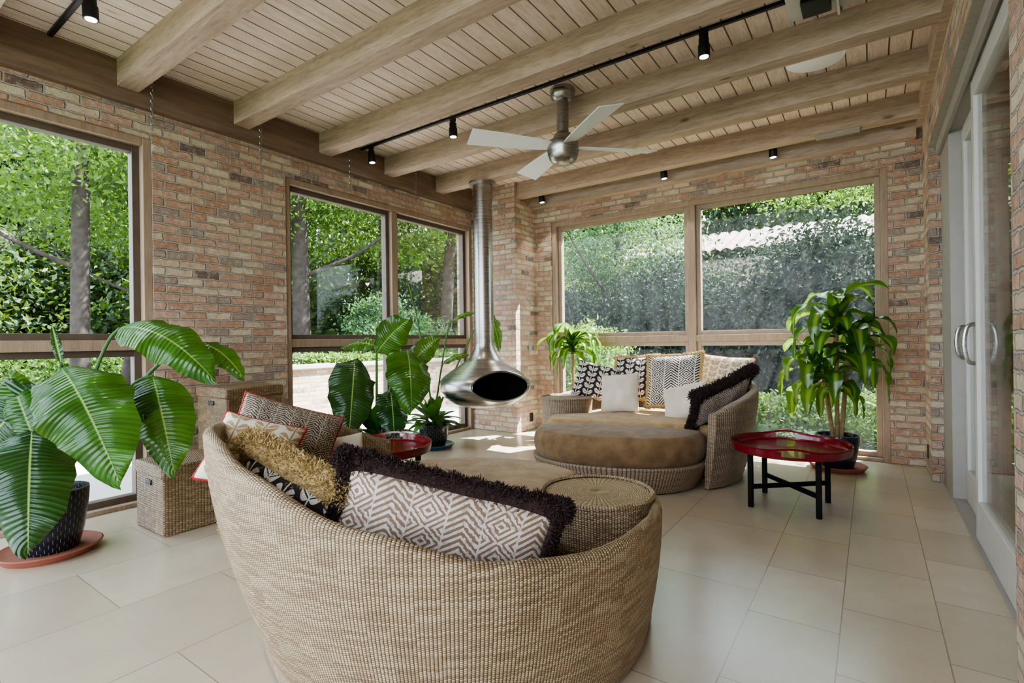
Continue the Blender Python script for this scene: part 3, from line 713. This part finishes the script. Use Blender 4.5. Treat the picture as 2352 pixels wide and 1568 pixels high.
bigleaf(e,(-4.0,.9,1.0),(-4.2,.55,.45),.4,CN,M['bopd'],.15,rt)
e=empty('potted_plant',(-3.9,3.28,0)); tag(e,'bird of paradise plant with broad glossy leaves near the window','plant')
potb(e,-3.9,3.28,.19,.33,M['pot'],M['terra'],.23); rt=(-3.9,3.28,.3)
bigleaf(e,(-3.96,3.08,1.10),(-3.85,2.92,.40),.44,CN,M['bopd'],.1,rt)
bigleaf(e,(-3.58,3.38,1.19),(-3.31,3.17,.64),.44,CN,M['bop'],.15,rt)
bigleaf(e,(-3.79,3.2,1.16),(-3.40,3.24,1.46),.32,(.6,-.8,-.1),M['bop'],.1,rt)
bigleaf(e,(-3.77,3.34,.80),(-3.59,3.22,.36),.32,CN,M['bopd'],.1,rt)
bigleaf(e,(-3.85,3.25,1.22),(-4.15,3.08,1.20),.18,(.4,-.5,.8),M['bop'],.15,rt)
bigleaf(e,(-3.7,3.5,1.0),(-3.5,3.75,1.3),.24,(.6,-.8,.1),M['bop'],.1,rt)
def lilies(e,x,y,z,n,L,mat,w=.09,el=(15,75)):
    b=B()
    for k in range(n):
        a=random.uniform(0,2*pi); elv=math.radians(random.uniform(*el)); l=L*random.uniform(.6,1.1)
        d=Vector((math.cos(a)*math.cos(elv),math.sin(a)*math.cos(elv),math.sin(elv))); s=Vector((-math.sin(a),math.cos(a),0)); P=[]
        for i in range(10):
            t=i/9; c=Vector((x,y,z))+d*l*t+Vector((0,0,-.5*l*t*t*math.cos(elv)*.9)); ws=w/2*(math.sin(pi*min(1,max(0,(t-.25)/.75)**.8))**.8 if t>.25 else .0)+.003
            P.append([c-s*ws+Vector((0,0,ws*.3)),c,c+s*ws+Vector((0,0,ws*.3))])
        b.grid(P,lambda i,j:(i*.03,(j-1)*w/2))
    return b.obj('foliage',mat,e)
lilies(e,-3.9,3.28,.32,40,.5,M['lily'],.11)
e=empty('potted_plant',(-4.28,4.46,0)); tag(e,'leafy plant with tall arching stems in patterned pot with blue saucer','plant')
potb(e,-4.28,4.46,.18,.28,M['pot'],M['bluesauc'],.24)
lilies(e,-4.28,4.46,.27,40,.48,M['lily'],.11)
rt=(-4.28,4.46,.26)
bigleaf(e,(-4.22,5.50,1.66),(-4.10,5.56,1.12),.20,CN,M['bop'],.1,rt,sr=.009)
bigleaf(e,(-4.35,4.2,1.75),(-4.38,4.15,2.0),.04,CN,M['bopd'],.0,rt,.5,sr=.009)
bigleaf(e,(-4.25,4.75,1.5),(-4.1,5.05,1.62),.10,(.4,-.4,.8),M['bop'],.1,rt,sr=.009)
bigleaf(e,(-4.15,4.5,1.0),(-4.0,4.8,1.1),.12,(.4,-.4,.8),M['bop'],.1,rt,sr=.009)
def straps(e,heads,mat):
    b=B()
    for (x,y,z,n,L,w,sp,dr) in heads:
        for k in range(n):
            a=2*pi*k*.382+random.uniform(-.3,.3); q=k/n; elv=math.radians(80-62*q+random.uniform(-10,10)); l=L*random.uniform(.7,1.12)
            s=Vector((-math.sin(a),math.cos(a),0)); P=[];c=Vector((x,y,z-sp*q)); an=elv; N=18; ks=random.uniform(.7,1.3)*dr; tw=random.uniform(-.6,.6)
            for i in range(N+1):
                t=i/N; ww=w/2*(math.sin(pi*min(1,.10+.90*t**.85))**.6 if t<1 else .02)
                nn=Vector((-math.cos(a)*math.sin(an),-math.sin(a)*math.sin(an),math.cos(an)))
                s2=(s+nn*tw*t).normalized(); wv=.25*math.sin(t*17+k)*ww
                P.append([c-s2*ww+nn*(ww*.3+wv),c-s2*ww*.5+nn*ww*.08,c,c+s2*ww*.5+nn*ww*.08,c+s2*ww+nn*(ww*.3-wv)])
                c=c+Vector((math.cos(a)*math.cos(an),math.sin(a)*math.cos(an),math.sin(an)))*l/N
                c.x=min(c.x,.38); c.y=min(c.y,6.22)
                an=max(an-(.13+.14*t)*ks,-1.5)
            b.grid(P,lambda i,j:(i/N*l,(j-2)/2.))
    b.obj('foliage',mat,e,ang=80)
e=empty('potted_plant',(-.27,5.74,0)); tag(e,'tall corn plant with broad drooping striped leaves in dark blue pot','plant')
potb(e,-.27,5.74,.18,.33,M['bluepot'],M['terra'],.24)
for (dx,dy,h) in ((0,0,1.38),(.06,.03,1.12),(-.06,-.02,.85)):
    B().tube(sm([(-.27+dx*.5,5.74+dy*.5,.29),(-.27+dx,5.74+dy,h*.6),(-.27+dx*1.6,5.74+dy,h)],6),.02).obj('cane',M['cane'],e)
straps(e,[(-.27,5.74,1.48,18,.60,.15,.25,.85),(-.12,5.78,1.22,15,.58,.145,.25,1.0),(-.44,5.70,1.04,16,.58,.145,.3,1.0),(-.27,5.66,.86,9,.48,.13,.15,1.1)],M['drac'])
e=empty('potted_plant',(-3.2,5.95,0)); tag(e,'small corn plant with striped leaves behind the daybed','plant')
potb(e,-3.2,5.95,.14,.28,M['bluepot'],M['terra'])
B().tube([(-3.2,5.95,.25),(-3.19,5.94,.7),(-3.2,5.95,1.15)],.018).obj('cane',M['cane'],e)
straps(e,[(-3.2,5.95,1.26,34,.62,.10,.2,.95)],M['drac'])
# ------------------------------------------------------------ exterior
struct(B().box((-45,-20,-.5),(30,50,-.14)).obj('ground',M['grass'],None,O0,False),'lawn and woodland ground outside the porch','ground')
struct(B().box((-8.4,-6,-.14),(XL-.31,9,-.06)).obj('patio',M['pave'],None,O0,False),'pale sunlit stone patio outside the windows','patio')
struct(B().box((-15,-12,-.139),(-8.6,6.5,-.1)).obj('driveway',M['asph'],None,O0,False),'grey driveway outside','driveway')
b=B(); b.box((-7.6,3.4,-.14),(-7.3,9.5,.86)); struct(b.obj('wall_garden',M['brick'],None,O0,False),'low brick garden wall outside the windows','wall')
struct(B().box((-7.66,3.35,.86),(-7.24,9.55,.93),.01).obj('trim_%d'%nt,M['pave'],None,O0),'stone coping on the low garden wall','coping'); nt+=1
def leaves(name,blobs,size,mat,parent=None,label=None,cat=None,kind=None,clump=.28,flat=.45,per=120):
    allv=[]
    for (c,r,n) in blobs:
        K=max(6,n//per); u=rng.normal(size=(K,3)); u/=np.linalg.norm(u,axis=1)[:,None]; rad=rng.uniform(.35,1,K)**.5
        cc=u*rad[:,None]*np.array(r)*.9
        idx=rng.integers(0,K,n); p=cc[idx]+rng.normal(size=(n,3))*np.array(r)*clump*np.array([1,1,.6])
        p+=np.array(c)
        a=rng.normal(size=(n,3)); a/=np.linalg.norm(a,axis=1)[:,None]
        t=rng.normal(size=(n,3)); bb=np.cross(a,t); bb/=np.linalg.norm(bb,axis=1)[:,None]
        s=size*rng.uniform(.6,1.3,(n,1)); a=a*s; bb=bb*s*flat
        allv.append(np.stack([p-a,p+bb,p+a,p-bb],1).reshape(-1,3))
    v=np.concatenate(allv); v[:,2]=np.maximum(v[:,2],-.13); n=len(v)//4
    me=bpy.data.meshes.new(name); me.vertices.add(len(v)); me.vertices.foreach_set('co',v.astype(np.float32).ravel())
    me.loops.add(len(v)); me.loops.foreach_set('vertex_index',np.arange(len(v),dtype=np.int32))
    me.polygons.add(n); me.polygons.foreach_set('loop_start',np.arange(0,len(v),4,dtype=np.int32))
    me.update(calc_edges=True); me.validate()
    o=wrap(me,name,mat,parent,None,False)
    if label: tag(o,label,cat,kind=kind)
    return o
def tree(x,y,h,r,lean,crown,n,size,mat,label,branches=5,bl=.22,clump=.2,per=90):
    e=empty('tree',(x,y,-.14)); tag(e,label,'tree'); b=B()
    p=sm([(x,y,-.14),(x+lean[0]*.3,y+lean[1]*.3,h*.35),(x+lean[0]*.7,y+lean[1]*.7,h*.7),(x+lean[0],y+lean[1],h)],6)
    b.tube(p,[r*(1.15-.8*k/len(p)) for k in range(len(p))],12)
    for k in range(branches):
        i=int(len(p)*(.25+.65*k/branches)); q=p[i]; a=random.uniform(0,2*pi); L=h*bl
        b.tube(sm([q,q+Vector((math.cos(a)*L*.5,math.sin(a)*L*.5,L*.25)),q+Vector((math.cos(a)*L,math.sin(a)*L,L*.7))],4),[r*.35*(1-.09*z) for z in range(9)],7)
    b.obj('trunk',M['bark'],e)
    if n: leaves('crown',[((x+lean[0]*.8+c[0],y+lean[1]*.8+c[1],c[2]),c[3],int(n*c[4])) for c in crown],size,mat,e,clump=clump,per=per)
cr=[(0,0,9.5,(3,3,3),.35),(1,1,6.3,(2.8,2.8,1.6),.35),(-1,-1,4.6,(2.6,2.6,1.2),.3)]
tree(-11.4,3.0,12,.14,(0,.2),cr,26000,.07,M['tleaf'],'tall slim tree with sunlit leafy canopy')
tree(-13.6,4.3,11,.11,(.3,2.2),cr,20000,.07,M['tleaf'],'leaning dark-trunked tree in the woodland')
tree(-10.9,7.0,13,.19,(-.3,.1),cr,24000,.07,M['tleaf'],'large tree trunk with leafy canopy by the garden wall')
tree(-9.8,10.6,12,.17,(.4,.9),cr,22000,.07,M['tleaf'],'leaning tree with dark trunk and leafy canopy')
tree(-5.2,12.2,10,.13,(0,0),[(0,0,3.6,(1.9,1.4,1.2),.5),(0,0,6.5,(1.8,1.6,2),.5)],22000,.05,M['conif'],'pine tree with soft green branches')
for (x,y,l) in ((-15.5,1.6,.6),(-15.8,8.5,-.5),(-14.2,12.0,.4),(-12.5,14.5,-.3)):
    tree(x,y,12,.10,(l,l*.6),[],0,.1,M['tleaf'],'slim dark woodland tree trunk with bare lower branches')
F_,R_=Vector((-.5739,.8189,0)),Vector((.8189,.5739,0))
bl=[]
for k in range(17):
    t=k/16; u=-1.35+1.55*t
    for z,rr,nn in ((2.5,3.0,11000),(7.5,3.4,7500)):
        d=20+3*math.sin(k*2.1)+(2 if z>5 else 0); p=(F_+R_*u)*d*(.82 if u<-.9 else 1)
        bl.append(((p.x,p.y,z),(2.6,2.6,rr),nn))
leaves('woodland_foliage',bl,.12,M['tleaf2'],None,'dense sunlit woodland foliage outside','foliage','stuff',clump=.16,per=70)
bl=[]
for k in range(12):
    u=-1.3+1.15*k/11; d=15+random.uniform(-1.5,1.5); p=(F_+R_*u)*d; bl.append(((p.x,p.y,.5),(1.7,1.7,.9),3600))
leaves('understory_shrubs',bl,.07,M['shrub'],None,'bright green shrubs along the woodland edge','shrub','stuff',clump=.2)
leaves('conifer_shrub',[((-9.0,7.9,1.3),(.85,1.0,1.2),14000),((-9.2,9.3,1.0),(.9,1.,1.),8000)],.04,M['conif'],None,'feathery blue-green conifer shrub beyond the garden wall','shrub','stuff',.13)
leaves('ivy_vine',[((-7.45,5.2,.99),(.12,1.7,.1),1800),((-7.45,7.6,1.02),(.12,1.2,.1),1200)],.04,M['shrub'],None,'trailing vine over the garden wall coping','vine','stuff',.3)
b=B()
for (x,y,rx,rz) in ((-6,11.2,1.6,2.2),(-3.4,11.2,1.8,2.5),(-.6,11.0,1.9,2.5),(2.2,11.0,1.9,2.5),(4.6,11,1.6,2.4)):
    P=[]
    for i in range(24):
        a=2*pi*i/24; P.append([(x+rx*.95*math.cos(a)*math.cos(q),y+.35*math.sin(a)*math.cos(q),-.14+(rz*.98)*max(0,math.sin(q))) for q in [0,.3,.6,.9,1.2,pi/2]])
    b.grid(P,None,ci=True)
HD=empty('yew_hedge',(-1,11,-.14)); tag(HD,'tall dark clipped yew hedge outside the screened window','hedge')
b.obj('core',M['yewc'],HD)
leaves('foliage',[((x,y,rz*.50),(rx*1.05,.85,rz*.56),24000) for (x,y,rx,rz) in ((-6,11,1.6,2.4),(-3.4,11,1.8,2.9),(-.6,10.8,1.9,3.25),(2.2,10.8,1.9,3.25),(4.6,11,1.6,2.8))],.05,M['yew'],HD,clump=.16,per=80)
leaves('garden_shrub',[((-4.3,8.6,.9),(.8,.6,.7),9000),((-3.7,7.9,.5),(.6,.5,.5),5000)],.035,M['shrub'],None,'lime green garden shrub outside the window','shrub','stuff',.18)
leaves('ground_cover',[((.2,8.0,.25),(1.6,.7,.35),12000),((-1.8,8.2,.2),(1.5,.6,.3),7000)],.035,M['shrub'],None,'low pale green ground cover outside the window','shrub','stuff',.18)
H=empty('neighbor_house',(0,16,-.14)); tag(H,'neighbouring brick house with pale clay barrel-tile roof','house')
B().box((-5.4,14.0,-.14),(9,19,3.3)).obj('walls',M['brick'],H,smooth=False)
P=[];nx=520
for i in range(nx+1):
    x=-6+15.5*i/nx; zc=.07*abs(math.sin(x*pi/.28)); row=[]
    for j in range(25):
        t=j/24; row.append((x,13.6+2.4*t,3.45+.85*t+zc+.045*((j%2))))
    P.append(row)
B().grid(P).obj('roof',M['rooft'],H,ang=60)
bl=[]
for k in range(9):
    x=-8+2.6*k; bl.append(((x,20+random.uniform(-1,1),5.5),(2.2,1.8,3.6),12000))
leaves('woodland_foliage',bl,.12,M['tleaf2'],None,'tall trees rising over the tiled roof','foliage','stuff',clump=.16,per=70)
tree(1.2,9.6,4.6,.08,(-.8,.2),[(-.5,0,3.9,(2.4,.7,.7),.7),(.9,-.3,6.3,(2.2,1.2,.5),.3)],7000,.045,M['tleaf'],'small crabapple tree with twisting bare branches, high crown added to dapple sun',18,.36)  # upper leaf blob is an added, unseen crown that dapples the sun
# ------------------------------------------------------------ light
sd=Vector((-.45,-.64,-1.0)).normalized()
L=bpy.data.lights.new('sun','SUN'); L.energy=27; L.angle=math.radians(.6); L.color=(1,.97,.93)
so=bpy.data.objects.new('sun',L); COL.objects.link(so); so.location=(5,12,12); so.rotation_euler=sd.to_track_quat('-Z','Y').to_euler()
w=bpy.data.worlds.new('World'); SC.world=w; w.use_nodes=True; nt_=w.node_tree; bg=nt_.nodes['Background']
tc=nt_.nodes.new('ShaderNodeTexCoord'); sp=nt_.nodes.new('ShaderNodeSeparateXYZ'); rp=nt_.nodes.new('ShaderNodeValToRGB')
nt_.links.new(tc.outputs['Generated'],sp.inputs[0]); nt_.links.new(sp.outputs[2],rp.inputs[0]); nt_.links.new(rp.outputs[0],bg.inputs[0])
rp.color_ramp.elements[0].color=(.90,.95,1,1); rp.color_ramp.elements[1].color=(.68,.82,1,1); bg.inputs[1].default_value=3.7
SC.view_settings.view_transform='AgX'; SC.view_settings.exposure=1.12
try: SC.view_settings.look='AgX - Medium High Contrast'
except Exception: pass
try:
    SC.view_settings.use_white_balance=True; SC.view_settings.white_balance_temperature=6050
except Exception: pass
# camera
cam=bpy.data.cameras.new('camera'); cam.lens=18; cam.sensor_width=36; cam.clip_end=200
co=bpy.data.objects.new('camera',cam); COL.objects.link(co)
co.matrix_world=Matrix.Translation((0,0,1.25))@Matrix.Rotation(math.radians(35.02),4,'Z')@Matrix.Rotation(pi/2,4,'X')@Matrix.Rotation(math.radians(-.756),4,'Z')
SC.camera=co
